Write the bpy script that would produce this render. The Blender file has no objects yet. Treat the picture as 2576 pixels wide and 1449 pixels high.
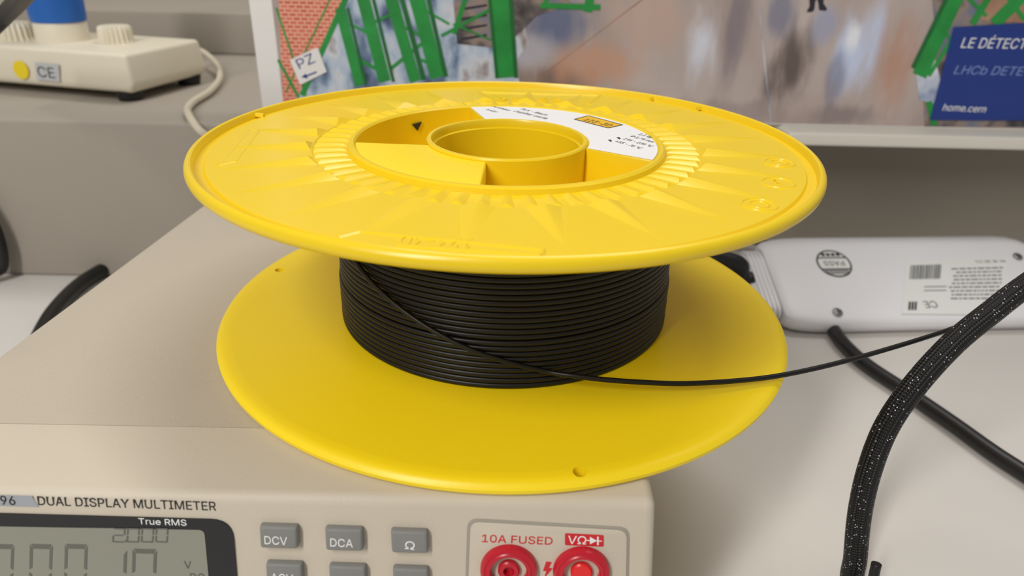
import bpy, bmesh, math, random, os, glob
import numpy as np
from mathutils import Vector, Matrix
from mathutils.geometry import delaunay_2d_cdt
random.seed(4)
C=bpy.context.scene.collection
S=0.001
# ------------------------------------------------------------------ camera (mm)
D,CH,PITCH,YAW,ROLL,F,H,RC=241.08,127.79,0.45614,0.01157,0.02491,1845.34,65.43,57.6
cp,sp=math.cos(PITCH),math.sin(PITCH)
FW=Vector((math.sin(YAW)*cp,math.cos(YAW)*cp,-sp)); R0=Vector((math.cos(YAW),-math.sin(YAW),0)); U0=R0.cross(FW)
RT=R0*math.cos(ROLL)+U0*math.sin(ROLL); UP=U0*math.cos(ROLL)-R0*math.sin(ROLL)
CO=Vector((0,-D,CH))
def ray(x,y): return FW+RT*((x-1288)/F)-UP*((y-724.5)/F)
def hitp(x,y,P,N):
    d=ray(x,y); return CO+d*((Vector(P)-CO).dot(N)/d.dot(N))
def hz(x,y,z): return hitp(x,y,(0,0,z),Vector((0,0,1)))
def hy(x,y,Y): return hitp(x,y,(0,Y,0),Vector((0,1,0)))
def hd(x,y,dep): return CO+ray(x,y)*dep
def hc(x,y,r,far=False):
    d=ray(x,y); a=d.x**2+d.y**2; b=2*(CO.x*d.x+CO.y*d.y); c=CO.x**2+CO.y**2-r*r
    q=max(b*b-4*a*c,0); k=(-b+(math.sqrt(q) if far else -math.sqrt(q)))/(2*a); return CO+d*k
cam=bpy.data.cameras.new('camera'); co=bpy.data.objects.new('camera',cam); C.objects.link(co)
M3=Matrix((RT,UP,-FW)).transposed(); co.matrix_world=Matrix.Translation(CO*S)@M3.to_4x4()
cam.sensor_width=36; cam.lens=F/2576*36; cam.clip_start=0.005; cam.clip_end=50
cam.dof.use_dof=True; cam.dof.focus_distance=0.226; cam.dof.aperture_fstop=14
bpy.context.scene.camera=co
sc=bpy.context.scene
sc.view_settings.view_transform='Standard'; sc.view_settings.look='None'
FONT=None
try:
    for p in glob.glob(os.path.join(bpy.utils.system_resource('DATAFILES'),'fonts','*')):
        if os.path.basename(p).lower().startswith('inter'): FONT=bpy.data.fonts.load(p)
except Exception as ex: print('font',ex)
# ------------------------------------------------------------------ materials
def lin(c):
    return tuple((v/255/12.92 if v/255<=.04045 else ((v/255+.055)/1.055)**2.4) for v in c)+(1,)
def mat(name,c,rough=.5,var=.06,nscale=60,bump=.0,bscale=800,spec=.5,metal=0,coat=0):
    m=bpy.data.materials.new(name); m.use_nodes=True; n=m.node_tree.nodes; l=m.node_tree.links
    b=n['Principled BSDF']; c=lin(c)
    tc=n.new('ShaderNodeTexCoord'); nz=n.new('ShaderNodeTexNoise'); nz.inputs['Scale'].default_value=nscale; nz.inputs['Detail'].default_value=3
    l.new(tc.outputs['Object'],nz.inputs['Vector'])
    mx=n.new('ShaderNodeMix'); mx.data_type='RGBA'
    mx.inputs[6].default_value=tuple(v*(1-var) for v in c[:3])+(1,); mx.inputs[7].default_value=tuple(min(1,v*(1+var)) for v in c[:3])+(1,)
    l.new(nz.outputs['Fac'],mx.inputs[0]); l.new(mx.outputs[2],b.inputs['Base Color'])
    b.inputs['Roughness'].default_value=rough; b.inputs['Specular IOR Level'].default_value=spec; b.inputs['Metallic'].default_value=metal
    if coat: b.inputs['Coat Weight'].default_value=coat
    if bump:
        n2=n.new('ShaderNodeTexNoise'); n2.inputs['Scale'].default_value=bscale; l.new(tc.outputs['Object'],n2.inputs['Vector'])
        bp=n.new('ShaderNodeBump'); bp.inputs['Strength'].default_value=bump; bp.inputs['Distance'].default_value=.0003
        l.new(n2.outputs['Fac'],bp.inputs['Height']); l.new(bp.outputs['Normal'],b.inputs['Normal'])
    return m
YEL=mat('yellow_plastic',(240,206,24),.3,.02,20,.05,1500,.5)
YELT=mat('yellow_relief_plastic',(240,206,24),.35,.02,20)
YEL2=mat('yellow_plastic_smooth_brightened',(254,222,26),.36,.02,20,.10,2500,.45)  # same plastic, colour lightened to offset weaker light on the lower flange
BLK=mat('black_filament',(13,12,12),.42,.1,200,.0,3000,.4)
BEI=mat('beige_case_plastic',(190,180,164),.55,.03,25,.35,2500,.3)
BEI2=mat('beige_panel_plastic',(202,192,175),.5,.03,25,.25,2500,.35)
GRYB=mat('grey_button_rubber',(130,130,127),.6,.05,100)
GRYD=mat('dark_fine_print',(80,82,82),.6,.05,100)
BZL=mat('black_gloss_bezel',(18,20,26),.15,.05,50)
LCD=mat('lcd_glass',(138,139,126),.18,.05,20,coat=.3)
SEG=mat('lcd_segment',(98,100,92),.4,.05,50)
INK=mat('dark_print',(40,38,40),.6,.05,100)
WHT=mat('white_print',(238,238,236),.6,.02,100)
RED=mat('red_plastic',(190,20,42),.3,.05,60,spec=.5)
REDB=mat('bright_red_plastic',(226,32,36),.3,.05,60)
REDI=mat('red_print',(204,30,42),.5,.04,60)
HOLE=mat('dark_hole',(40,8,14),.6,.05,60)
DESK=mat('desk_laminate',(206,202,197),.45,.03,8,.05,1200,.3)
LEDG=mat('ledge_laminate',(160,152,141),.55,.05,12,.1,1200,.3)
SEAM=mat('case_groove',(136,124,108),.7,.05,12)
LEDG2=mat('shaded_panel_laminate',(156,148,136),.55,.05,12,.1,1200,.3)  # shade under the overhanging board is mixed into this panel colour
CREAM=mat('cream_board_edge',(214,209,199),.45,.03,20)
CRM=mat('cream_device_plastic',(222,214,194),.45,.03,30,.1,1500)
CRD=mat('cream_cord',(205,196,176),.5,.04,60)
BLUE=mat('blue_plastic',(28,98,184),.4,.05,40)
RUB=mat('black_rubber',(18,17,18),.42,.1,90,.1,1500)
WPL=mat('white_strip_plastic',(226,225,228),.38,.02,40,.05,1200)
STK=mat('white_label_paper',(236,236,238),.5,.02,60)
STC=mat('off_white_label_paper',(224,225,222),.5,.02,60)
STG=mat('grey_tape_label',(160,164,170),.5,.04,60)
STP=mat('pale_silver_label',(186,188,190),.45,.04,60)
STY=mat('yellow_sticker',(232,206,30),.5,.04,60)
AMB=mat('amber_print',(236,186,20),.5,.04,60)
MET=mat('screw_steel',(150,150,150),.3,.05,60,metal=.8)
GRN=mat('green_print',(34,142,62),.45,.4,60)
GRND=mat('dark_green_print',(22,104,48),.45,.25,90)
PWH=mat('poster_border_white',(232,230,228),.4,.02,20)
NAVY=mat('blue_caption_print',(26,54,132),.4,.04,40)
CYAN=mat('pale_caption_print',(120,145,198),.5,.04,40)
DKP=mat('dark_figure_print',(40,38,52),.5,.1,90)
FLR=mat('floor_vinyl',(120,115,108),.6,.1,5)
WAL=mat('wall_paint',(196,188,176),.7,.03,5,.1,400)
# braided sleeve (UV: u along in mm, v around 0..1)
def braid():
    m=bpy.data.materials.new('braided_sleeve'); m.use_nodes=True; n=m.node_tree.nodes; l=m.node_tree.links; b=n['Principled BSDF']
    uv=n.new('ShaderNodeUVMap'); uv.uv_map='uv'; sx=n.new('ShaderNodeSeparateXYZ'); l.new(uv.outputs[0],sx.inputs[0])
    def mth(op,a,bb=None):
        q=n.new('ShaderNodeMath'); q.operation=op
        for i,v in enumerate((a,bb)):
            if v is None: continue
            if isinstance(v,(int,float)): q.inputs[i].default_value=v
            else: l.new(v,q.inputs[i])
        return q.outputs[0]
    u=mth('MULTIPLY',sx.outputs[0],.95); v=mth('MULTIPLY',sx.outputs[1],20)
    d1=mth('ADD',u,v); d2=mth('SUBTRACT',u,v)
    a=mth('SINE',mth('MULTIPLY',d1,math.pi)); c=mth('SINE',mth('MULTIPLY',d2,math.pi)); p=mth('MULTIPLY',a,c); pa=mth('ABSOLUTE',p)
    bp=n.new('ShaderNodeBump'); bp.inputs['Strength'].default_value=.8; bp.inputs['Distance'].default_value=.0003
    l.new(p,bp.inputs['Height']); l.new(bp.outputs['Normal'],b.inputs['Normal'])
    cv=n.new('ShaderNodeCombineXYZ'); l.new(mth('FLOOR',d1),cv.inputs[0]); l.new(mth('FLOOR',d2),cv.inputs[1])
    wn=n.new('ShaderNodeTexWhiteNoise'); wn.noise_dimensions='2D'; l.new(cv.outputs[0],wn.inputs['Vector'])
    f=mth('MULTIPLY',mth('GREATER_THAN',wn.outputs['Value'],.9),mth('GREATER_THAN',pa,.7))
    mx=n.new('ShaderNodeMix'); mx.data_type='RGBA'; mx.inputs[6].default_value=lin((13,12,14)); mx.inputs[7].default_value=lin((190,190,198))
    l.new(f,mx.inputs[0]); l.new(mx.outputs[2],b.inputs['Base Color']); b.inputs['Roughness'].default_value=.45; b.inputs['Specular IOR Level'].default_value=.4
    return m
BRD=braid()
YP=224
def poster_floor():
    m=bpy.data.materials.new('poster_floor_print'); m.use_nodes=True; n=m.node_tree.nodes; l=m.node_tree.links; b=n['Principled BSDF']
    tc=n.new('ShaderNodeTexCoord'); 
    def noise(sc_,scale,det,dist=0,loc=(0,0,0)):
        mp=n.new('ShaderNodeMapping'); mp.inputs['Scale'].default_value=scale; mp.inputs['Location'].default_value=loc; l.new(tc.outputs['Object'],mp.inputs['Vector'])
        nz=n.new('ShaderNodeTexNoise'); nz.inputs['Scale'].default_value=sc_; nz.inputs['Detail'].default_value=det; nz.inputs['Distortion'].default_value=dist; l.new(mp.outputs[0],nz.inputs['Vector']); return nz.outputs['Fac']
    r=n.new('ShaderNodeValToRGB'); e=r.color_ramp.elements
    e[0].position=.33; e[0].color=lin((158,140,134)); e[1].position=.68; e[1].color=lin((196,182,176))
    l.new(noise(14,(1,1,.7),8,.3),r.inputs[0]); cur=r.outputs[0]
    wob=noise(44,(1.6,1,.45),9,.2)
    def blob(cx,cy,wx,wy,c,st):
        nonlocal cur
        P=hy(cx,cy,YP); k=1/4.1*S
        mp=n.new('ShaderNodeVectorMath'); mp.operation='SUBTRACT'; l.new(tc.outputs['Object'],mp.inputs[0]); mp.inputs[1].default_value=P*S
        m2=n.new('ShaderNodeVectorMath'); m2.operation='MULTIPLY'; l.new(mp.outputs[0],m2.inputs[0]); m2.inputs[1].default_value=(1/(wx*k),0,1/(wy*k))
        ln=n.new('ShaderNodeVectorMath'); ln.operation='LENGTH'; l.new(m2.outputs[0],ln.inputs[0])
        ad=n.new('ShaderNodeMath'); ad.operation='MULTIPLY_ADD'; l.new(wob,ad.inputs[0]); ad.inputs[1].default_value=1.7; l.new(ln.outputs['Value'],ad.inputs[2])
        mr=n.new('ShaderNodeMapRange'); mr.interpolation_type='SMOOTHSTEP'; l.new(ad.outputs[0],mr.inputs['Value']); mr.inputs['From Min'].default_value=1.1; mr.inputs['From Max'].default_value=1.85; mr.inputs['To Min'].default_value=st; mr.inputs['To Max'].default_value=0
        mx=n.new('ShaderNodeMix'); mx.data_type='RGBA'; l.new(mr.outputs[0],mx.inputs[0]); l.new(cur,mx.inputs[6]); mx.inputs[7].default_value=lin(c); cur=mx.outputs[2]
    for q in ((1400,60,130,90,(96,108,142),.9),(1340,130,90,60,(182,180,190),.8),(1400,200,130,50,(112,82,70),.7),(1500,160,150,80,(204,154,126),.8),(1640,60,140,90,(198,168,154),.7),
              (1770,100,60,130,(218,220,232),1),(1850,60,50,160,(130,120,128),.8),(1990,170,75,150,(98,84,80),.95),(1960,40,60,80,(128,128,148),.85),(2150,130,75,140,(200,210,236),1),(2080,60,50,70,(160,164,190),.8),(2150,90,30,60,(238,240,248),.9),(2100,200,40,90,(106,110,138),.6),
              (2250,160,55,150,(186,140,118),.8),(1800,280,260,40,(150,134,132),.6),(2120,290,120,40,(126,114,116),.7),(1560,240,140,30,(180,148,136),.5)):
        blob(*q)
    l.new(cur,b.inputs['Base Color']); b.inputs['Roughness'].default_value=.32
    return m
PFL=poster_floor()
def blotch(name,cols,scale=30,st=(1,1,1)):
    m=bpy.data.materials.new(name); m.use_nodes=True; n=m.node_tree.nodes; l=m.node_tree.links; b=n['Principled BSDF']
    tc=n.new('ShaderNodeTexCoord'); mp=n.new('ShaderNodeMapping'); mp.inputs['Scale'].default_value=st; l.new(tc.outputs['Object'],mp.inputs['Vector'])
    nz=n.new('ShaderNodeTexNoise'); nz.inputs['Scale'].default_value=scale; nz.inputs['Detail'].default_value=8; l.new(mp.outputs[0],nz.inputs['Vector'])
    r=n.new('ShaderNodeValToRGB'); e=r.color_ramp.elements; k=len(cols)
    e[0].position=.32; e[0].color=lin(cols[0]); e[1].position=.68; e[1].color=lin(cols[-1])
    for i in range(1,k-1):
        q=e.new(.32+.36*i/(k-1)); q.color=lin(cols[i])
    l.new(nz.outputs['Fac'],r.inputs[0]); l.new(r.outputs[0],b.inputs['Base Color']); b.inputs['Roughness'].default_value=.45
    return m
PBG=blotch('poster_hall_print',[(46,62,92),(104,124,154),(176,192,212),(206,210,218),(134,112,104)],40,(1.3,1,.8))
PDK=blotch('poster_stair_print',[(56,52,54),(92,86,88),(150,132,122),(112,120,138)],55)
PBR=blotch('poster_brown_print',[(120,88,70),(160,122,98),(186,150,124)],30)
PRF=blotch('poster_foil_print',[(110,130,170),(180,190,210),(226,228,236)],60)
def mesh_print():
    m=bpy.data.materials.new('poster_grating_print'); m.use_nodes=True; n=m.node_tree.nodes; l=m.node_tree.links; b=n['Principled BSDF']
    tc=n.new('ShaderNodeTexCoord'); mp=n.new('ShaderNodeMapping'); mp.inputs['Rotation'].default_value=(math.radians(90),0,0)
    l.new(tc.outputs['Object'],mp.inputs['Vector'])
    br=n.new('ShaderNodeTexBrick'); br.inputs['Scale'].default_value=110; br.inputs['Color1'].default_value=lin((200,80,54)); br.inputs['Color2'].default_value=lin((220,112,84)); br.inputs['Mortar'].default_value=lin((228,172,150)); br.inputs['Mortar Size'].default_value=.05
    l.new(mp.outputs[0],br.inputs['Vector']); l.new(br.outputs[0],b.inputs['Base Color']); b.inputs['Roughness'].default_value=.45
    return m
PME=mesh_print()
# ------------------------------------------------------------------ geometry helpers
ROOT={}
def link(name,me,m,parent=None,smooth=True,ang=35):
    bm=bmesh.new(); bm.from_mesh(me); bmesh.ops.recalc_face_normals(bm,faces=bm.faces)
    for f in bm.faces: f.smooth=smooth
    for e in bm.edges:
        if len(e.link_faces)==2 and e.calc_face_angle(0)>math.radians(ang): e.smooth=False
    bm.to_mesh(me); bm.free()
    o=bpy.data.objects.new(name,me); C.objects.link(o)
    if m: me.materials.clear(); me.materials.append(m)
    if parent:
        o.parent=parent
        if parent.name in ROOT: o.matrix_parent_inverse=Matrix.Translation(-ROOT[parent.name])
    return o
class G:
    def __init__(s): s.v=[]; s.f=[]
    def add(s,vs,fs):
        k=len(s.v); s.v+=[Vector(v) for v in vs]; s.f+=[tuple(i+k for i in f) for f in fs]
    def lathe(s,prof,n=96,c=(0,0,0),closed=True,T=None):
        vs=[];P=len(prof)
        for i in range(n):
            a=2*math.pi*i/n
            for r,z in prof:
                v=Vector((r*math.cos(a),r*math.sin(a),z)); vs.append((T@v if T else v)+Vector(c))
        fs=[]
        for i in range(n):
            j=(i+1)%n
            for k in range(P if closed else P-1):
                q=(k+1)%P; fs.append((i*P+k,j*P+k,j*P+q,i*P+q))
        if not closed:
            fs.append(tuple(i*P for i in range(n))); fs.append(tuple(i*P+P-1 for i in range(n)))
        s.add(vs,fs)
    def prism(s,poly,vec):
        n=len(poly); vec=Vector(vec); vs=[Vector(p) for p in poly]+[Vector(p)+vec for p in poly]
        s.add(vs,[tuple(range(n)),tuple(range(2*n-1,n-1,-1))]+[(i,(i+1)%n,n+(i+1)%n,n+i) for i in range(n)])
    def box(s,a,b):
        x0,y0,z0=a;x1,y1,z1=b
        s.prism([(x0,y0,z0),(x1,y0,z0),(x1,y1,z0),(x0,y1,z0)],(0,0,z1-z0))
    def loft(s,secs):
        n=len(secs[0]); vs=[p for q in secs for p in q]; fs=[tuple(range(n)),tuple((len(secs)-1)*n+i for i in range(n))]
        for k in range(len(secs)-1):
            for i in range(n): fs.append((k*n+i,k*n+(i+1)%n,(k+1)*n+(i+1)%n,(k+1)*n+i))
        s.add(vs,fs)
    def build(s,name,m,parent=None,bevel=0,seg=3,smooth=True,ang=35,bang=30,skip=None):
        me=bpy.data.meshes.new(name); me.from_pydata([v*S for v in s.v],[],s.f)
        if bevel:
            bm=bmesh.new(); bm.from_mesh(me); bmesh.ops.recalc_face_normals(bm,faces=bm.faces)
            es=[e for e in bm.edges if len(e.link_faces)==2 and e.calc_face_angle(0)>math.radians(bang) and not (skip and all(skip(v.co/S) for v in e.verts))]
            bmesh.ops.bevel(bm,geom=es,offset=bevel*S,segments=seg,profile=.5,affect='EDGES',clamp_overlap=True)
            bm.to_mesh(me); bm.free()
        return link(name,me,m,parent,smooth,ang)
def fillet(poly,r,n=5):
    out=[];k=len(poly)
    for i in range(k):
        p=Vector(poly[i]);a=(Vector(poly[i-1])-p);b=(Vector(poly[(i+1)%k])-p)
        rr=min(r,a.length*.45,b.length*.45); A=p+a.normalized()*rr;B=p+b.normalized()*rr
        for j in range(n+1):
            t=j/n; out.append((1-t)**2*A+2*t*(1-t)*p+t*t*B)
    return out
def spline(P,n=10):
    P=[Vector(p) for p in P]; Q=[P[0]*2-P[1]]+P+[P[-1]*2-P[-2]]; out=[]
    for i in range(1,len(Q)-2):
        a,b,c,d=Q[i-1:i+3]
        for j in range(n):
            t=j/n; out.append(.5*((2*b)+(c-a)*t+(2*a-5*b+4*c-d)*t*t+(3*b-a-3*c+d)*t**3))
    out.append(P[-1]); return out
def tube(name,P,r,m,parent=None,n=16,sm=10):
    Q=spline(P,sm); T=[(Q[min(i+1,len(Q)-1)]-Q[max(i-1,0)]).normalized() for i in range(len(Q))]
    N=T[0].orthogonal().normalized(); vs=[];fs=[];uv=[];L=0
    for i,q in enumerate(Q):
        if i: L+=(q-Q[i-1]).length
        N=(N-T[i]*N.dot(T[i])).normalized(); B=T[i].cross(N)
        for k in range(n): vs.append((q+(N*math.cos(2*math.pi*k/n)+B*math.sin(2*math.pi*k/n))*r)*S)
        uv.append(L)
    ul=[]
    for i in range(len(Q)-1):
        for k in range(n):
            fs.append((i*n+k,i*n+(k+1)%n,(i+1)*n+(k+1)%n,(i+1)*n+k))
            ul+=[(uv[i],k/n),(uv[i],(k+1)/n),(uv[i+1],(k+1)/n),(uv[i+1],k/n)]
    fs.append(tuple(range(n))[::-1]); fs.append(tuple((len(Q)-1)*n+k for k in range(n))); ul+=[(0,0)]*(2*n)
    me=bpy.data.meshes.new(name); me.from_pydata(vs,[],fs)
    lay=me.uv_layers.new(name='uv')
    for i,c in enumerate(ul): lay.data[i].uv=c
    for p in me.polygons: p.use_smooth=len(p.vertices)==4
    o=bpy.data.objects.new(name,me); C.objects.link(o); me.materials.append(m)
    if parent:
        o.parent=parent
        if parent.name in ROOT: o.matrix_parent_inverse=Matrix.Translation(-ROOT[parent.name])
    return o
def raw_text(s,bold=0,shear=0):
    """flat letter outlines triangulated with the non-zero winding rule, as unit-thick solid"""
    cu=bpy.data.curves.new('t','FONT'); cu.body=s; cu.size=1; cu.resolution_u=4; cu.offset=bold; cu.shear=shear; cu.fill_mode='NONE'
    if FONT: cu.font=FONT
    o=bpy.data.objects.new('t',cu); C.objects.link(o); dg=bpy.context.evaluated_depsgraph_get()
    me=bpy.data.meshes.new_from_object(o.evaluated_get(dg)); bpy.data.objects.remove(o); bpy.data.curves.remove(cu)
    V=np.array([(v.co.x,v.co.y) for v in me.vertices]); E=[tuple(e.vertices) for e in me.edges]
    nxt={}
    for a,b in E: nxt.setdefault(a,[]).append(b); nxt.setdefault(b,[]).append(a)
    seen=set(); loops=[]
    for s0 in range(len(V)):
        if s0 in seen or s0 not in nxt: continue
        lp=[s0]; seen.add(s0); cur=s0+1 if (s0+1) in nxt[s0] else nxt[s0][0]
        while cur not in seen:
            seen.add(cur); lp.append(cur)
            c=[q for q in nxt[cur] if q not in seen]
            if not c: break
            cur=cur+1 if cur+1 in c else c[0]
        loops.append(lp)
    A=np.concatenate([V[l] for l in loops]); B=np.concatenate([V[l[1:]+l[:1]] for l in loops])
    vs,es,fs,_,_,_=delaunay_2d_cdt([Vector(p) for p in V],[(l[i],l[(i+1)%len(l)]) for l in loops for i in range(len(l))],[],0,1e-6)
    keep=[]
    for f in fs:
        c=sum((vs[i] for i in f),Vector((0,0)))/len(f)
        up=(A[:,1]<=c.y)&(B[:,1]>c.y); dn=(A[:,1]>c.y)&(B[:,1]<=c.y)
        cr=(B[:,0]-A[:,0])*(c.y-A[:,1])-(c.x-A[:,0])*(B[:,1]-A[:,1])
        if int((up&(cr>0)).sum())-int((dn&(cr<0)).sum())!=0: keep.append(f)
    out=bpy.data.meshes.new('t'); out.from_pydata([(p.x,p.y,-.5) for p in vs],[],keep)
    bm=bmesh.new(); bm.from_mesh(out)
    bmesh.ops.delete(bm,geom=[v for v in bm.verts if not v.link_faces],context='VERTS')
    r=bmesh.ops.extrude_face_region(bm,geom=bm.faces[:]); 
    for v in r['geom']:
        if isinstance(v,bmesh.types.BMVert): v.co.z=.5
    bm.to_mesh(out); bm.free(); return out
def text_on(name,s,O,X,N,width,height,m,parent,th=.12,bold=.0,shear=0):
    """string lying on a plane: O = left end of the baseline, width and cap height in mm"""
    X=X.normalized(); N=N.normalized(); Y=N.cross(X)
    me=raw_text(s,bold,shear); xs=[v.co.x for v in me.vertices]; ys=[v.co.y for v in me.vertices]
    x0,x1,y1=min(xs),max(xs),max(ys)
    for v in me.vertices:
        c=v.co; v.co=(O+X*((c.x-x0)/(x1-x0)*width)+Y*(c.y/y1*height)+N*((c.z)*th+th*.5))*S
    return link(name,me,m,parent,smooth=False)
def ptext(name,s,a,b,hpx,P0,N,m,parent,mm=None,**k):
    N=Vector(N).normalized(); A=hitp(a[0],a[1],P0,N); B=hitp(b[0],b[1],P0,N); X=(B-A); w=X.length; Y=N.cross(X.normalized())
    h=mm or abs((hitp(a[0],a[1]-hpx,P0,N)-A).dot(Y)); return text_on(name,s,A,X,N,w,h,m,parent,**k)
def ppoly(g,pts,P0,N,off=.0,th=.15):
    N=Vector(N).normalized(); g.prism([hitp(x,y,P0,N)+N*off for x,y in pts],N*th)
def thing(name,loc,label,cat,group=None):
    o=bpy.data.objects.new(name,None); C.objects.link(o); o.location=Vector(loc)*S; o.empty_display_size=.02
    ROOT[o.name]=Vector(loc)*S; o['label']=label; o['category']=cat
    if group:o['group']=group
    return o
def tag(o,label,cat,group=None):
    o['label']=label;o['category']=cat
    if group:o['group']=group
    return o
def struct(o): o['kind']='structure'; return o
ZD=-85; ZL=19
# ------------------------------------------------------------------ setting
g=G(); g.box((-1600,-900,ZD-760),(1600,1000,ZD-740)); struct(g.build('floor',FLR))
g=G(); g.box((-1600,760,ZD-740),(1600,800,1400)); struct(g.build('wall_back',WAL))
g=G(); g.box((-900,197,ZD),(60,760,ZL)); struct(g.build('trim_1',LEDG,bevel=2.5))
g=G(); g.box((-900,449,ZL),(60,760,ZL+36)); struct(g.build('trim_2',LEDG,bevel=2))
g=G(); g.box((61,280,ZD),(900,760,10.8)); struct(g.build('trim_3',LEDG2,bevel=1.5))
xl=hy(1983,345,205).x
g=G(); g.prism(fillet([(xl,205,10.8),(900,205,10.8),(900,205,ZL),(xl,205,ZL)],3.5)[0:],(0,240,0)); struct(g.build('trim_4',CREAM,bevel=1.5))
dk=thing('desk',(0,0,ZD-740),'off-white laminate desk top carrying the meter and power strip','desk')
g=G(); g.box((-900,-420,ZD-26),(900,760,ZD)); g.build('desk_top',DESK,dk,bevel=1.5)
for sx in (-860,820):
    for sy in (-390,700):
        g=G(); g.box((sx,sy,ZD-740),(sx+40,sy+40,ZD-26)); g.build('leg',MET,dk,bevel=1)
# ------------------------------------------------------------------ filament spool
spn=thing('filament_spool',(0,0,0),'bright yellow plastic reel wound with black filament standing on the beige meter','spool')
g=G()
PL=H-1.9
prof=[(49.6,H-21),(49.6,H-1.0),(50.2,H-.4),(51.2,H-.4),(51.9,H-1.0),(52.2,H-2.4),(62.8,H-2.4),(63.3,PL),(94.2,PL),(94.8,H-2.7),(97.3,H-2.7),(97.6,H-.9),(97.9,H-.35),(98.4,H-.12),(98.9,H-.25),(99.5,H-.7),(99.9,H-1.5),(100,H-2.4),(99.7,H-3.4),(99.0,H-4.1),(98,H-4.4),(96,H-4.4),(95.3,H-4.4),(53,H-4.4),(52.4,H-5),(52.4,H-21)]
g.lathe(prof,240)
NS=24
def rad(a): return Vector((math.cos(a),math.sin(a),0)),Vector((-math.sin(a),math.cos(a),0))
for i in range(NS):
    a=2*math.pi*(i+.5)/NS+.02; r,t=rad(a); zv=Vector((0,0,PL-.05))
    w=4.8; tip=90.5
    b0=r*63.4+zv; dn=Vector((0,0,.6)); up=Vector((0,0,1.65))
    v=[b0-t*w,b0+t*w,r*65.2-t*.5+zv+up,r*tip+zv+Vector((0,0,.07)),b0-t*w-dn,b0+t*w-dn,r*tip+zv-dn,r*65.2+t*.5+zv+up]
    g.add(v,[(0,1,7,2),(2,7,3),(1,3,7),(3,0,2),(4,5,6),(0,1,5,4),(1,3,6,5),(3,0,4,6)])
NT=60
for i in range(NT):
    a=2*math.pi*i/NT; r,t=rad(a); z0=H-2.5; w=2.6
    A=r*52.1+Vector((0,0,z0));B=r*63.1+Vector((0,0,z0))
    v=[A-t*1.6,A+t*1.6,B-t*w,B+t*w, r*54.4-t*.3+Vector((0,0,z0+.95)),r*54.4+t*.3+Vector((0,0,z0+.95)), r*61.8-t*.4+Vector((0,0,z0+1.05)),r*61.8+t*.4+Vector((0,0,z0+1.05))]
    g.add(v,[(0,1,5,4),(0,4,6,2),(1,3,7,5),(2,6,7,3),(4,5,7,6),(0,2,3,1)])
ZB=PL-.05
def bar(p,q,w=.5,h=.7,z=ZB):
    p=Vector(p);q=Vector(q);d=(q-p).normalized();n=Vector((-d.y,d.x))*w
    k=.4; g.loft([[Vector((a.x,a.y,z)) for a in (p-n,q-n,q+n,p+n)],[Vector((a.x,a.y,z+h)) for a in (p-n*k,q-n*k,q+n*k,p+n*k)]])
def zz(x,y): v=hz(x,y,PL); return (v.x,v.y)
kk=0
for P in ([(548,416),(628,322),(648,330),(590,405),(548,416)],[(850,596),(905,582),(1365,628),(1360,642),(1000,618)],[(1212,250),(1205,232),(1510,240),(1480,262)]):
    for a,b in zip(P[:-1],P[1:]): kk+=1; bar(zz(*a),zz(*b),1.0,.26+.02*kk)
for x,y in ((1650,247),(1775,272),(652,292)):
    c=zz(x,y); r=Vector(c).normalized(); bar(r*94,r*97.5,.8,1.2)
def ringmark(c,r,w=.35):
    g.lathe([(r-w,ZB-.05),(r-w*.5,ZB+.35),(r+w*.5,ZB+.35),(r+w,ZB-.05)],32,(c[0],c[1],0))
for x,y in ((1961,410),(1958,460),(1910,515)):
    ringmark(zz(x,y),4.6,.5)
for x,y in ((1961,410),(1910,515)): ringmark(zz(x,y),2.6,.4)
fl=g.build('flange',YEL,spn,ang=30); fl['label']='upper yellow flange with moulded star ribs'
def emb(s,O,X,w,h,th=.45):
    return text_on('embossed_text',s,Vector(O),Vector(X),Vector((0,0,1)),w,h,YELT,fl,th=th)
a=zz(1222,256);b=zz(1420,258); emb('123-3D',(a[0],a[1],ZB-.02),(b[0]-a[0],b[1]-a[1],0),(Vector(b)-Vector(a)).length,7)
a=zz(1190,602);b=zz(1015,592); emb('123-3D',(a[0],a[1],ZB-.02),(b[0]-a[0],b[1]-a[1],0),(Vector(b)-Vector(a)).length,6,.25)
a=zz(1953,463); emb('1',(a[0],a[1],ZB-.02),(1,0,0),1.2,3.5)
# bottom flange with two drilled holes
g=G(); g.lathe([(24.6,.2),(24.6,4.2),(60,4.2),(94.6,4.2),(95,4.2),(97,4.1),(98.4,3.8),(99.3,3.2),(99.9,2.3),(99.8,1.3),(99.2,.5),(98.2,.05),(96,.0),(95.6,.0),(60,0)],240)
bf=g.build('flange',YEL2,spn); bf['label']='lower smooth yellow flange with two small holes'
cut=G()
for x,y in ((703,679),(1458,1186)):
    c=hz(x,y,4.2); cut.lathe([(1.75,-3),(1.75,8)],24,(c.x,c.y,0),closed=False)
co_=cut.build('cutter',None); md=bf.modifiers.new('b','BOOLEAN'); md.object=co_; md.operation='DIFFERENCE'; md.solver='EXACT'
bpy.context.view_layer.update(); dg=bpy.context.evaluated_depsgraph_get(); nm=bpy.data.meshes.new_from_object(bf.evaluated_get(dg))
bf.modifiers.clear(); bf.data=nm; bpy.data.objects.remove(co_)
bm=bmesh.new(); bm.from_mesh(nm)
for f in bm.faces:
    if abs(f.normal.z)>.9999: f.smooth=False
for e in bm.edges:
    if len(e.link_faces)==2 and e.calc_face_angle(0)>.5: e.smooth=False
bm.to_mesh(nm); bm.free()
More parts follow.
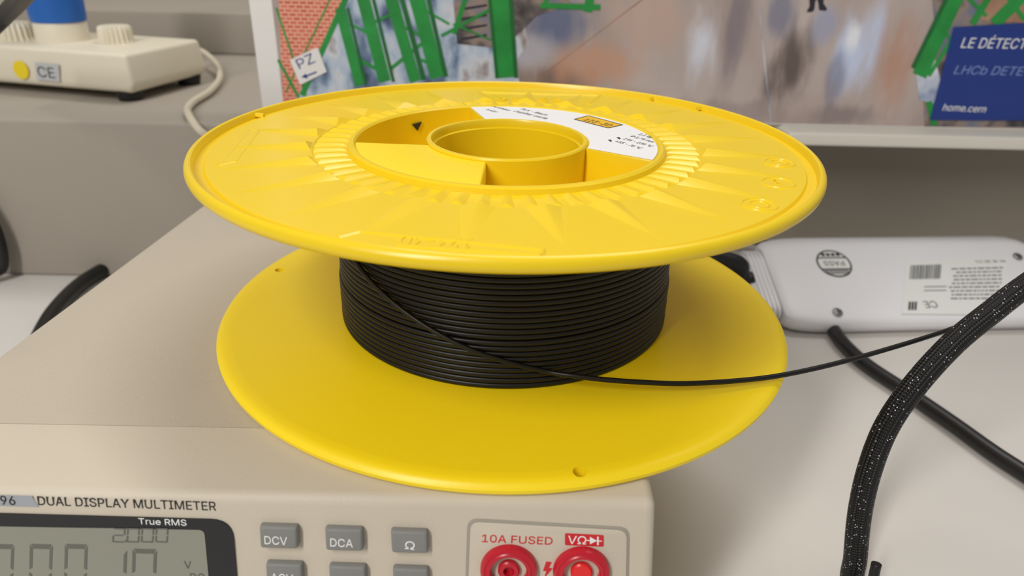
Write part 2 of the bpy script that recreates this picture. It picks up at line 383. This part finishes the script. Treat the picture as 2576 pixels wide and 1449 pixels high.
# hub: tube, pocket floor, two solid plates
g=G(); g.lathe([(24.3,.3),(24.3,H-3.2),(25.0,H-2.9),(25.0,H-.6),(25.3,H-.1),(26.4,H-.1),(26.8,H-.6),(26.8,H-20),(26.8,.3)],128)
g.build('hub_tube',YEL,spn)
g=G(); g.lathe([(26.7,H-18),(26.7,H-16),(49.7,H-16),(49.7,H-18)],128); g.build('pocket_floor',YEL,spn)
def ang(x,y):
    v=hz(x,y,H-.6); return math.atan2(v.y,v.x)
def sector(g,r0,r1,ai0,ao0,ai1,ao1,z0,z1,n=40,rr=0):
    po=[Vector((r1*math.cos(ao0+(ao1-ao0)*k/n),r1*math.sin(ao0+(ao1-ao0)*k/n),z0)) for k in range(n+1)]
    pi=[Vector((r0*math.cos(ai0+(ai1-ai0)*k/n),r0*math.sin(ai0+(ai1-ai0)*k/n),z0)) for k in range(n+1)]
    vs=[];fs=[]
    for k in range(n+1): vs+=[pi[k],po[k],po[k]+Vector((0,0,z1-z0)),pi[k]+Vector((0,0,z1-z0))]
    for k in range(n):
        for q in range(4): fs.append((k*4+q,k*4+(q+1)%4,(k+1)*4+(q+1)%4,(k+1)*4+q))
    fs.append((0,1,2,3)); fs.append((n*4,n*4+1,n*4+2,n*4+3)); g.add(vs,fs)
LA0,LA1=ang(1655,403),ang(1175,263); LI0,LI1=ang(1486,372),ang(1222,300)
PA0,PA1=ang(868,354)%(2*math.pi),ang(1205,471)%(2*math.pi); PI0,PI1=ang(1058,362)%(2*math.pi),ang(1215,412)%(2*math.pi)
g=G(); sector(g,26.6,49.8,PI0,PA0,PI1,PA1,H-16.2,H-1.0); g.build('web_plate',YEL2,spn,bevel=1.2,seg=4,bang=60)
g=G(); sector(g,26.6,49.8,LI0,LA0,LI1,LA1,H-16.2,H-1.0); wp=g.build('web_plate',YEL,spn,bevel=.6,seg=2,bang=60)
g=G(); sector(g,27.3,49.4,LI0+.01,LA0+.01,LI1-.01,LA1-.01,H-.98,H-.8); lab=g.build('label',STK,wp,smooth=False); lab['label']='white curved paper label with dark print'
ZT=H-.8; NZ=(0,0,1)
def lt(s,a,b,h,m=INK,**k): return ptext('label_text',s,a,b,0,(0,0,ZT),NZ,m,lab,mm=h,th=.06,**k)
lt('PLA - Black',(1308,275),(1372,291),2.1,bold=.01); lt('Jupiter serie',(1290,280),(1372,300),2.4,bold=.02)
lt('Part nr: DFP02069',(1228,266),(1279,279),1.5); lt('B-AZ57',(1222,276),(1246,283),1.5)
LG=[(1445,300),(1480,291),(1566,314),(1530,322)]
g=G(); ppoly(g,LG,(0,0,ZT),NZ,0,.05); g.build('logo_patch',AMB,lab,smooth=False)
g=G(); 
for i,(a,b) in enumerate(zip(LG,LG[1:]+LG[:1])):
    A=hz(*a,ZT+.05);B=hz(*b,ZT+.05);d=(B-A).normalized();n=Vector((-d.y,d.x,0))*.3; g.prism([A-n,B-n,B+n,A+n],(0,0,.05+.004*i))
g.build('logo_outline',INK,lab,smooth=False)
ptext('logo_text','123-3D',(1465,302),(1531,318),0,(0,0,ZT+.06),NZ,INK,lab,mm=3.4,th=.06,bold=.025)
lt('1,1 kg',(1604,338),(1636,347),2.0,bold=.01); lt('Ø 1,75 mm',(1584,343),(1640,359),2.0,bold=.01); lt('195 - 235 °C',(1566,350),(1636,370),2.0,bold=.01); lt('+55 - 75 °C',(1545,356),(1608,375),2.0,bold=.01)
for x,y in ((1551,346),(1529,352)):
    g=G(); ppoly(g,[(x,y),(x+6,y-1),(x+11,y+3),(x+7,y+5)],(0,0,ZT),NZ,0,.05); g.build('pictogram',INK,lab,smooth=False)
q=[hc(x,y,49.3,True) for x,y in ((1036,313),(1061,306),(1050,329))]; g=G(); g.prism(q,Vector((.15,-.2,0)))
g.build('arrow_mark',INK,spn,smooth=False)
# windings
pf=[]; z=4.3; pitch=1.82; k=0
while z+pitch<H-4.4:
    rr=RC+(.7 if k<9 else .2 if k<18 else 0.35)+.04*math.sin(k*2.1)
    for j in range(9):
        t=math.pi*j/8; pf.append((rr-.7+.7*math.sin(t),z+pitch/2-.9*math.cos(t)))
    z+=pitch;k+=1
pf=[(52.5,4.3)]+pf+[(52.5,pf[-1][1])]
g=G(); g.lathe(pf,180); fil=g.build('filament_winding',BLK,spn,ang=80)
sr=RC+1.4
P=[hc(x,y,sr) for x,y in ((884,640),(910,680),(950,726),(1010,778),(1090,832),(1180,878),(1280,912),(1370,934))]
yy=lambda x,y,Y:hy(x,y,Y)
P+=[yy(1440,945,-59.6),yy(1520,955,-60.2),yy(1620,962,-60.2),yy(1720,965,-59),yy(1840,959,-56),yy(1960,945,-51),yy(2100,915,-44),yy(2250,873,-33),yy(2380,832,-21),yy(2470,796,-12),yy(2576,745,0)]
tube('loose_strand',P,.8,BLK,fil,n=14)
# ------------------------------------------------------------------ bench multimeter
mm=thing('bench_multimeter',(-60,20,ZD),'beige bench multimeter with keys and red sockets underneath the yellow reel','multimeter')
LN=math.radians(8); YF=-100.5; NF=Vector((0,-math.cos(LN),math.sin(LN))); PF=Vector((0,YF,0)); DN=Vector((0,-math.sin(LN),-math.cos(LN)))
zb=ZD+8
g=G()
yb0=YF-math.tan(LN)*(-zb)
g.add([(-166,YF,0),(39,YF,0),(39.5,-73.3,0),(-167,-73.3,0),(-168,yb0,zb),(43,yb0,zb),(43,-73.3,zb),(-168,-73.3,zb)],[(0,1,2,3),(4,5,6,7),(0,1,5,4),(1,2,6,5),(2,3,7,6),(3,0,4,7)])
bez=g.build('front_bezel',BEI2,mm,bevel=2.6,seg=4,skip=lambda v:abs(v.y+73.3)<.5)
g=G(); g.prism([(-166.6,-72.9,zb),(39.1,-72.9,zb),(28,150,zb),(-149,150,zb)],(0,0,-zb-.15)); g.build('case',BEI,mm,bevel=2.6,seg=4,bang=50,skip=lambda v:abs(v.y+72.9)<.5)
g=G(); g.prism([(-160,-76,zb+3),(34,-76,zb+3),(34,-70,zb+3),(-160,-70,zb+3)],(0,0,-zb-4)); g.build('seam',SEAM,mm)
for x,y in ((-150,-95),(25,-95),(-140,135),(15,135)):
    g=G(); g.lathe([(7,0),(7.5,7),(7.5,9)],32,(x,y,ZD),closed=False); g.build('foot',RUB,mm)
def fpoly(pts,off,th,name,m,par,bevel=0,r=0):
    q=[hitp(x,y,PF,NF)+NF*off for x,y in pts]
    if r: q=fillet(q,r,6)
    g=G(); g.prism(q,NF*th); return g.build(name,m,par,bevel=bevel,seg=2)
bz=fpoly([(-420,1278),(585,1306),(606,1560),(-500,1540)],.0,.5,'display_bezel',BZL,mm,r=5.5)
sc_=fpoly([(-380,1314),(516,1330),(536,1545),(-450,1525)],.52,.1,'display_screen',LCD,bz,r=1.5)
ptext('display_caption','True RMS',(350,1318),(470,1322),15,PF+NF*.5,NF,WHT,bz)
SG={'0':'abcdef','1':'bc','2':'abged','3':'abgcd','6':'afgedc','-':'g','8':'abcdefg'}
def digit(ch,px,py,hpx,wpx,name='digit'):
    P0=PF+NF*.63
    A=hitp(px,py,P0,NF);X=(hitp(px+wpx,py+wpx*.028,P0,NF)-A);Y=(hitp(px,py-hpx,P0,NF)-A);Y=Y+X*.06
    w=.13;hw=.085; k=.03
    sg={'a':[(k+.02,1),(1-k-.02,1),(1-w,1-hw),(w,1-hw)],'d':[(k+.02,0),(1-k-.02,0),(1-w,hw),(w,hw)],'g':[(w,.5),(w+.05,.5+hw/2),(1-w-.05,.5+hw/2),(1-w,.5),(1-w-.05,.5-hw/2),(w+.05,.5-hw/2)],
    'f':[(0,.98),(0,.53),(w,.56),(w,.9)],'e':[(0,.02),(0,.47),(w,.44),(w,.1)],'b':[(1,.98),(1,.53),(1-w,.56),(1-w,.9)],'c':[(1,.02),(1,.47),(1-w,.44),(1-w,.1)]}
    g=G()
    for s_ in SG[ch]: g.prism([A+X*u+Y*v for u,v in sg[s_]],NF*.06)
    g.build(name,SEG,sc_,smooth=False)
for ch,x in zip('000',(-25,72,160)): digit(ch,x,1502,134,56)
for ch,x in zip('10',(255,330)): digit(ch,x,1508,128,60)
for ch,x in zip('2000',(282,318,354,390)): digit(ch,x,1364,36,32)
g=G(); ppoly(g,[(314,1358),(319,1358),(319,1364),(314,1364)],PF+NF*.63,NF,0,.06); g.build('decimal_point',SEG,sc_)
ptext('unit_text','V',(464,1429),(482,1430),18,PF+NF*.62,NF,SEG,sc_); ptext('unit_text','DC',(480,1462),(516,1463),20,PF+NF*.62,NF,SEG,sc_)
ptext('model_text','DUAL DISPLAY MULTIMETER',(97,1270),(544,1284),22,PF,NF,INK,bez)
st=fpoly([(-60,1243),(80,1247),(98,1275),(-60,1270)],.0,.15,'asset_sticker',STG,bez); ptext('sticker_text','096',(-18,1268),(40,1270),22,PF+NF*.15,NF,INK,st,bold=.01)
# keys
def key(x0,x1,yt,yb,txt,tx0,tx1,ty,th):
    KH=2.1
    pts=[(x0,yt),(x1,yt+3),(x1+2,yb+2),(x0+3,yb)]
    q=[hitp(x,y,PF+NF*KH,NF) for x,y in pts]
    c=sum(q,Vector())/4
    q0=[c+(v-c)*1.05-NF*(KH+.2) for v in q]
    g=G(); g.loft([q0,q]); k=g.build('button',GRYB,mm,bevel=.7,seg=4)
    if txt: ptext('button_legend',txt,(tx0,ty),(tx1,ty+3),th,PF+NF*KH,NF,WHT,k,th=.1,bold=.014)
key(652,746,1326,1380,'DCV',666,723,1368,20)
key(817,910,1332,1386,'DCA',831,888,1374,20)
key(983,1074,1338,1392,'Ω',1018,1042,1380,20)
key(668,758,1420,1474,'ACV',682,738,1462,20)
key(827,918,1426,1480,'ACA',842,898,1470,20)
key(988,1076,1432,1488,'',0,0,0,0)
# socket panel
pn=fpoly([(1176,1303),(1584,1326),(1578,1620),(1166,1600)],-.1,.35,'socket_panel_rim',LEDG,mm,r=3,bevel=.12)
pi_=fpoly([(1184,1310),(1577,1332),(1571,1610),(1174,1590)],.22,.3,'socket_panel',BEI2,mm,r=2.6,bevel=.15)
PP=PF+NF*.52
ptext('socket_caption','10A FUSED',(1212,1363),(1389,1370),19,PP,NF,REDI,pi_,bold=.022)
g=G(); g.prism(fillet([hitp(x,y,PP,NF) for x,y in ((1421,1341),(1519,1346),(1519,1375),(1421,1371))],.4),NF*.08); g.build('caption_patch',REDI,pi_,smooth=False)
ptext('caption_text','VΩ',(1428,1367),(1474,1369),20,PP+NF*.08,NF,WHT,pi_)
g=G(); PQ=PP+NF*.08
ppoly(g,[(1484,1350),(1484,1369),(1501,1360)],PQ,NF,0,.08); ppoly(g,[(1502,1350),(1506,1350),(1506,1371),(1502,1371)],PQ,NF,0,.09); ppoly(g,[(1476,1358),(1514,1360),(1514,1362),(1476,1360)],PQ,NF,0,.1); g.build('diode_symbol',WHT,pi_,smooth=False)
g=G(); ppoly(g,[(1374,1412),(1388,1414),(1381,1428),(1390,1430),(1368,1456),(1374,1437),(1366,1435)],PP,NF,0,.08); g.build('warning_bolt',REDI,pi_,smooth=False)
def socket(x,y,cm,R):
    c=hitp(x,y,PP,NF); T=NF.to_track_quat('Z','Y').to_matrix()
    g=G(); g.lathe([(R*.62,-4),(R*.62,1.7),(R*.67,2.2),(R*.76,2.2),(R*.80,1.9),(R*.84,1.9),(R*.87,2.1),(R*.95,1.9),(R,1.2),(R,-1),(R*.9,-4)],64,c,T=T); s=g.build('socket',RED,mm)
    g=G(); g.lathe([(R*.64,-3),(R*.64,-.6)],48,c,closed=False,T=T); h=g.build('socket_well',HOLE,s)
    g=G(); g.lathe([(R*.38,-3),(R*.38,1.1),(R*.33,1.5)]+([(R*.2,1.5),(R*.2,0)] if cm is RED else []),40,c,closed=False,T=T); g.build('socket_pin',cm,s)
socket(1280,1429,RED,7.3); socket(1462,1434,REDB,7.3)
# ------------------------------------------------------------------ bench device on the ledge
zf=ZL+6
A=hz(338,238,zf);Lh=hz(0,209,zf);Rh=hz(434,180,zf)
Ld=(Lh-A).normalized(); Sd=Vector((-Ld.y,Ld.x,0)); 
if Sd.y<0: Sd=-Sd
dep=max((Rh-A).dot(Sd),30)
dv=thing('bench_device',(A+Ld*60+Sd*dep/2)*1.0-Vector((0,0,6)),'cream plastic bench unit with knobs and blue post on the left ledge','device')
g=G(); zt=zf+25
b=[A,A+Ld*170,A+Ld*170+Sd*dep,A+Sd*dep]; c=sum(b,Vector())/4
g.loft([[c+(v-c)*.97 for v in b],[v+Vector((0,0,5)) for v in b],[c+(v-c)*.97+Vector((0,0,25)) for v in b]]); cs=g.build('case',CRM,dv,bevel=4,seg=5,bang=20)
for p in (A+Ld*12+Sd*10,A+Sd*(dep-10)+Ld*10,A+Ld*155+Sd*10,A+Ld*155+Sd*(dep-10)):
    g=G(); g.lathe([(7.5,ZL-zf),(8.5,-1),(8.5,.6)],32,p,closed=False); g.build('foot',RUB,dv)
def knob(x,y,r,h):
    c=hz(x,y,zt); n=22; secs=[]
    for z,k in ((-.5,1.06),(1.5,1.04),(1.6,.97),(h-1.5,.93),(h,.86)):
        secs.append([c+Vector((r*k*(1+(.06 if j%2 else -.06))*math.cos(math.pi*j/n),r*k*(1+(.06 if j%2 else -.06))*math.sin(math.pi*j/n),z)) for j in range(2*n)])
    g=G(); g.loft(secs); g.build('knob',CRM,dv,ang=25)
knob(294,106,11.0,11); knob(42,98,12,11)
c=hz(160,100,zt)
g=G(); g.lathe([(17.5,-.5),(17.2,1.5),(16.8,11),(16.2,12.5)],64,c,closed=False); g.build('collar',CRM,dv)
g=G(); g.lathe([(15.5,12),(17.2,13),(17.6,16),(19.2,60),(18.4,80),(12,84)],64,c,closed=False); g.build('post',BLUE,dv)['label']='blue plastic post'
NFd=-Sd; Pd=A-Sd*.6
g=G(); q=[hitp(x,y,Pd,NFd) for x,y in ((88,157),(148,162),(152,206),(94,201))]; g.prism(q,NFd*.3); k=g.build('mark_sticker',STP,cs,smooth=False); 
ptext('sticker_text','CE',(98,193),(140,197),26,Pd+NFd*.3,NFd,INK,k)
c=hitp(53,176,Pd,NFd); T=NFd.to_track_quat('Z','Y').to_matrix(); g=G(); g.lathe([(6,-.2),(6,.3)],40,c,closed=False,T=T); k=g.build('round_sticker',STY,cs,smooth=False)
P=[hz(425,130,40),hz(455,122,38),hz(505,128,32),hz(543,160,27),hz(553,195,22.4),hz(530,228,22),hz(488,255,22),hz(472,275,22),hz(478,294,21.6),hy(500,325,192.5),hy(530,352,192.5),hy(580,420,192.5),hy(600,560,192.5)]
tube('power_cord',P,2.3,CRD,dv)
P=[hz(-60,110,zt+12),hz(-20,70,zt+26),hz(15,35,zt+34),hz(48,0,zt+44),hz(90,-60,zt+60)]
tag(tube('black_cable',P,4.2,RUB),'black cable arching above the cream bench unit in the upper left','cable')
# ------------------------------------------------------------------ poster
NP=Vector((0,-1,0))
xL=hy(642,130,YP).x
po=thing('poster',(150,YP+2.5,ZL),'large printed poster of an underground hall with green steelwork behind the reel','poster')
g=G(); g.box((xL,YP,ZL+.1),(560,YP+5,260)); bd=g.build('board',PWH,po,bevel=.5)
def pp(pts,off,m,name,parent=bd):
    g=G(); ppoly(g,pts,(0,YP,0),NP,off,.1); return g.build(name,m,parent,smooth=False)
xi=hy(698,130,YP).x
g=G(); g.prism([(xi,YP,ZL+1.0),(556,YP,ZL+1.0),(556,YP,256),(xi,YP,256)],(0,-.1,0)); pic=g.build('printed_picture',PFL,bd,smooth=False)
pp([(694,-300),(1350,-300),(1350,0),(1318,60),(1330,110),(1300,150),(1310,235),(712,260)],.1,PBG,'printed_hall',pic)
pp([(1140,0),(1250,-40),(1400,-40),(1440,10),(1350,40),(1300,90),(1250,110),(1240,120),(1150,110)],.2,PDK,'printed_stairs',pic)
pp([(694,-200),(965,-200),(862,0),(745,252),(712,258)],.22,PME,'printed_grating',pic)
pp([(2330,-150),(2600,-150),(2600,320),(2325,318),(2318,150),(2350,60)],.12,PDK,'printed_machinery',pic)
pp([(2450,-100),(2600,-100),(2600,60),(2470,50)],.2,PBR,'printed_machinery',pic)
pp([(2305,190),(2330,145),(2352,150),(2372,230),(2345,262),(2312,250)],.2,PRF,'printed_foil',pic)
boff=[.34]
def beam(x0,y0,x1,y1,w0,w1=None,off=None,m=GRN,name='printed_beam'):
    w1=w1 or w0; 
    if off is None: off=boff[0]; boff[0]+=.01
    if y0<=0:
        k=250/(y1-y0) if abs(y1-y0)>1 else 0; x0-= (x1-x0)*k; y0-=250
    d=Vector((x1-x0,y1-y0)).normalized(); n=Vector((-d.y,d.x)); g=G()
    ppoly(g,[(x0+n.x*w0/2,y0+n.y*w0/2),(x1+n.x*w1/2,y1+n.y*w1/2),(x1-n.x*w1/2,y1-n.y*w1/2),(x0-n.x*w0/2,y0-n.y*w0/2)],(0,YP,0),NP,off,.05)
    g.build(name,m,pic,smooth=False)
for q in ((868,0,760,240,16,14),(700,150,752,245,7),(695,20,770,240,5),(830,0,720,230,4),(855,20,905,215,26,24),(915,0,968,205,34,30),(985,0,1045,205,34,28),(1050,0,1100,195,44,34),(1255,0,1272,195,58,52),(885,140,960,180,9),(980,175,1060,110,9),(1060,150,1110,175,8),(1170,0,1142,85,16,12),(1483,0,1478,30,22),(1375,0,1368,16,12),
          (2400,0,2312,190,44,36),(2482,0,2445,60,16),(2560,0,2500,60,30),(2440,0,2480,40,10),(2540,0,2576,50,12),(930,60,1000,30,7),(1110,90,1240,20,8),(880,60,940,90,6),(1000,60,1060,90,6),(1060,20,1130,60,6),(1140,60,1235,100,5)): beam(*q)
beam(1360,14,1510,18,14); beam(2335,255,2350,315,16); beam(2330,120,2390,20,12); beam(2335,190,2400,90,10); beam(2360,60,2400,110,8)
for q in ((940,0,990,205,8),(1012,0,1066,200,12),(1078,0,1122,192,10),(1285,0,1298,195,10),(2378,0,2295,170,10),(875,20,920,210,7),(1232,0,1250,195,8)): beam(*q,m=GRND,name='printed_shadow_edge')
for y in (20,45,70,95):
    g=G(); ppoly(g,[(1160,y),(1225,y-10),(1225,y-4),(1160,y+7)],(0,YP,0),NP,.32,.01); g.build('printed_step',DKP,pic,smooth=False)
g=G(); ppoly(g,[(2034,-90),(2076,-90),(2073,-20),(2071,8),(2080,22),(2077,27),(2060,25),(2058,8),(2054,-6),(2050,6),(2048,24),(2042,30),(2029,30),(2031,25),(2036,16),(2035,-20)],(0,YP,0),NP,.3,.1); g.build('printed_figure',DKP,pic,smooth=False)
s=pp([(730,150),(800,118),(823,180),(756,213)],.95,PWH,'printed_arrow_sign',pic)
PPo=Vector((0,YP-1.06,0))
ptext('sign_text','PZ',(754,174),(794,156),28,PPo,NP,NAVY,s,bold=.035)
g=G(); ppoly(g,[(758,194),(769,185),(771,189),(796,179),(797,183),(772,193),(775,198)],PPo,NP,.0,.1); g.build('sign_arrow',NAVY,s,smooth=False)
beam(1640,-20,1330,215,2.5,off=.13,m=PBR,name='printed_floor_joint'); beam(1905,-20,1940,315,2,off=.13,m=PRF,name='printed_floor_joint')
cpn=pp([(2397,68),(2760,46),(2760,303),(2337,301)],1.0,NAVY,'caption_panel',pic)
PC=Vector((0,YP-1.12,0))
ptext('caption_text','LE DÉTECTEUR',(2416,120),(2640,124),33,PC,NP,WHT,cpn,bold=.015,shear=.12)
ptext('caption_text','LHCb DETECTOR',(2398,186),(2662,192),22,PC,NP,CYAN,cpn,shear=.2)
ptext('caption_text','home.cern',(2370,278),(2478,283),17,PC,NP,WHT,cpn,shear=.12)
# ------------------------------------------------------------------ power strip
o0=hz(1998,850,ZD); al=math.radians(4.6); dx=Vector((math.cos(al),math.sin(al),0)); dq=Vector((-math.sin(al),math.cos(al),0)); ez=Vector((0,0,1))
sec=fillet([(4,0),(-1,6),(0,11),(6,14.5),(56,38),(68,36),(72,28),(72,0)],5,4)
cen=Vector((35,18))
def sc2(t,k,dz=0): return [o0+dx*t+dq*(cen.x+(p[0]-cen.x)*k)+ez*(cen.y+(p[1]-cen.y)*k+dz) for p in sec]
pw=thing('power_strip',o0+dx*70+dq*35,'white power strip lying face down on the desk beside the reel','power strip')
g=G(); g.loft([sc2(-5,.80),sc2(-3.5,.86),sc2(0,.92),sc2(6,.96),sc2(13,.985),sc2(22,1),sc2(156,1),sc2(165,.98),sc2(171,.93),sc2(175,.85),sc2(176,.76)]); pb=g.build('body',WPL,pw,ang=40)
g=G(); L=[sc2(-19.5,.45),sc2(-19,.56),sc2(-17,.62),sc2(-15.5,.64)]
t=-15.4
while t<-5:
    L+=[sc2(t,.72),sc2(t+1.3,.73),sc2(t+1.4,.64),sc2(t+2.5,.65)]; t+=2.6
L+=[sc2(-2,.72)]
g.loft(L); g.build('end_cap',WPL,pw,ang=40)
fv=(dq*50+ez*23.5).normalized(); NW=dx.cross(fv); PW=o0+dq*6+ez*14.5+NW*.15
def spt(x,y): return hitp(x,y,PW,NW)
TW=NW.to_track_quat('Z','Y').to_matrix()
c=spt(2098,663); g=G(); g.lathe([(11,0),(11,.15)],64,c,closed=False,T=TW); k=g.build('round_sticker',STC,pb,smooth=False)
g=G(); g.lathe([(9.9,.1),(9.9,.25),(11,.25),(11,.1)],64,c,T=TW)
X=dx
for v in (-4.6,4.6): g.prism([c+X*u+fv*w_+NW*.15 for u,w_ in ((-8.8,v-.5),(8.8,v-.5),(8.8,v+.5),(-8.8,v+.5))],NW*.09)
for i in range(4):
    u=-4.8+i*3.2; g.prism([c+X*(u+a)+fv*(7.2+b)+NW*.15 for a,b in ((-1.2,-1.2),(1.2,-1.2),(1.2,1.2),(-1.2,1.2))],NW*.1)
for i in range(12):
    u=-7+i*1.25; g.prism([c+X*(u+a)+fv*(-7.0+b)+NW*.15 for a,b in ((-.35,-1.8),(.35,-1.8),(.35,1.8),(-.35,1.8))],NW*.1)
g.build('sticker_ring',INK,k,smooth=False)
text_on('sticker_text','PASS',c+X*6.6+fv*1.9+NW*.15,-X,NW,13.2,3.8,INK,k,th=.1)
lc=[spt(2278,657),spt(2535,649),spt(2522,792),spt(2268,790)]
g=G(); g.prism(lc,NW*.12); lb=g.build('rating_label',STC,pb,smooth=False)
def lp(u,v): return lc[0]*(1-u)*(1-v)+lc[1]*u*(1-v)+lc[2]*u*v+lc[3]*(1-u)*v
g=G()
def lr(u0,u1,v0,v1): g.prism([lp(u0,v0)+NW*.12,lp(u1,v0)+NW*.12,lp(u1,v1)+NW*.12,lp(u0,v1)+NW*.12],NW*.08)
u=.05
while u<.34:
    w=random.choice((.006,.009,.013)); lr(u,u+w,.09,.36); u+=w+random.choice((.005,.008))
g.build('barcode',INK,lb,smooth=False)
g=G()
for i in range(9):
    x=.44+random.random()*.12
    while x<.94:
        w=random.uniform(.02,.07); lr(x,min(x+w,.96),.17+i*.068,.192+i*.068); x+=w+.012
for i in range(2): lr(.2,.42,.5+i*.07,.515+i*.07)
g.build('fine_print_lines',GRYD,lb,smooth=False)
g=G()
for a in (.06,.09,.12): lr(a,a+.022,.78,.93)
g.build('approval_marks',INK,lb,smooth=False)
text_on('label_text','Art.-Nr. 387 271',lp(.97,.04)+NW*.12,-X,NW,20,2.0,INK,lb,th=.1)
text_on('label_text','CE',lp(.32,.77)+NW*.12,-X,NW,8,5.0,INK,lb,th=.1,bold=.015)
for x,y in ((2107,786),(2560,646)):
    c=spt(x,y); g=G(); g.lathe([(3.0,.0),(3.0,.5),(2.4,.9)],32,c,closed=False,T=TW); s=g.build('screw',MET,pb)
    g=G()
    for j,(a,b) in enumerate(((dx,fv),(fv,dx))): g.prism([c+a*u*2+b*v*.35+NW*.9 for u,v in ((-1,-1),(1,-1),(1,1),(-1,1))],NW*(.1+.02*j))
    g.build('screw_slot',INK,s,smooth=False)
# cables
e=sc2(-19,.4); ce=sum(e,Vector())/len(e)+ez*4
P=[ce+dx*3,ce-dx*5]+[hy(x,y,ce.y-2) for x,y in ((1862,668),(1810,650),(1750,636),(1600,620))]
tube('cord',P,5.2,RUB,pw)
tag(tube('black_cable',[hy(x,y,250) for x,y in ((1700,560),(1780,572),(1850,590),(1915,610),(1975,640),(2040,690))]+[Vector((250,245,ZD+4)),Vector((320,250,ZD+4))],3.4,RUB),'thin black cable running behind the white power strip','cable')
P=[hz(x,y,ZD+4.6) for x,y in ((2085,810),(2120,862),(2180,918),(2280,985),(2400,1068),(2500,1140),(2600,1205),(2760,1310))]
tag(tube('black_cable',P,3.8,RUB),'smooth black cable lying on the desk below the power strip','cable')
P=[hd(*q) for q in ((2860,560,262),(2700,640,254),(2576,722,249),(2500,780,246),(2400,862,243),(2305,965,242),(2232,1070,244),(2188,1180,249),(2163,1290,255),(2152,1400,260),(2148,1480,262))]
P+=[Vector((P[-1].x+2,P[-1].y-22,ZD+6)),Vector((P[-1].x+8,P[-1].y-60,ZD+5.2))]
br=tube('braided_cable',P,3.95,BRD,n=28); tag(br,'thick black braided sleeve cable curving down over the right foreground','cable')
q=hd(2205,1418,250); q2=hd(2192,1475,252)
tube('tie_tail',[q,q*.5+q2*.5,q2,hd(2165,1490,256)],1.7,RUB,br)
P=[hz(x,y,ZD+5) for x,y in ((60,960),(98,850),(140,778),(205,712),(280,668),(345,648),(450,640))]
tag(tube('black_cable',P,4.4,RUB),'thick black cable curving over the desk left of the beige meter','cable')
P=[hy(-70,480,189),hy(-20,560,189),hy(2,620,189),hy(6,668,189),hy(-10,684,186),hz(-60,705,ZD+4.5)]
tag(tube('black_cable',P,3.6,RUB),'short stretch of black cable at the far left edge against the ledge','cable')
# ------------------------------------------------------------------ light
w=bpy.data.worlds.new('world'); bpy.context.scene.world=w; w.use_nodes=True
w.node_tree.nodes['Background'].inputs[0].default_value=(1,.975,.94,1); w.node_tree.nodes['Background'].inputs[1].default_value=.31
def area(name,loc,tgt,sx,sy,p,col=(1,.97,.925)):
    l=bpy.data.lights.new(name,'AREA'); l.shape='RECTANGLE'; l.size=sx; l.size_y=sy; l.energy=p; l.color=col
    o=bpy.data.objects.new(name,l); C.objects.link(o); o.location=loc; o.rotation_euler=(Vector(tgt)-Vector(loc)).to_track_quat('-Z','Y').to_euler()
area('ceiling_and_added_lamp',(-.6,-.95,1.0),(0,0,0),.15,.9,15)  # added front lamp, placed to brighten the lower flange
area('ceiling_and_added_lamp',(.3,.55,1.5),(0,0,0),1.2,.15,11)  # the ceiling lamp, above and behind the reel
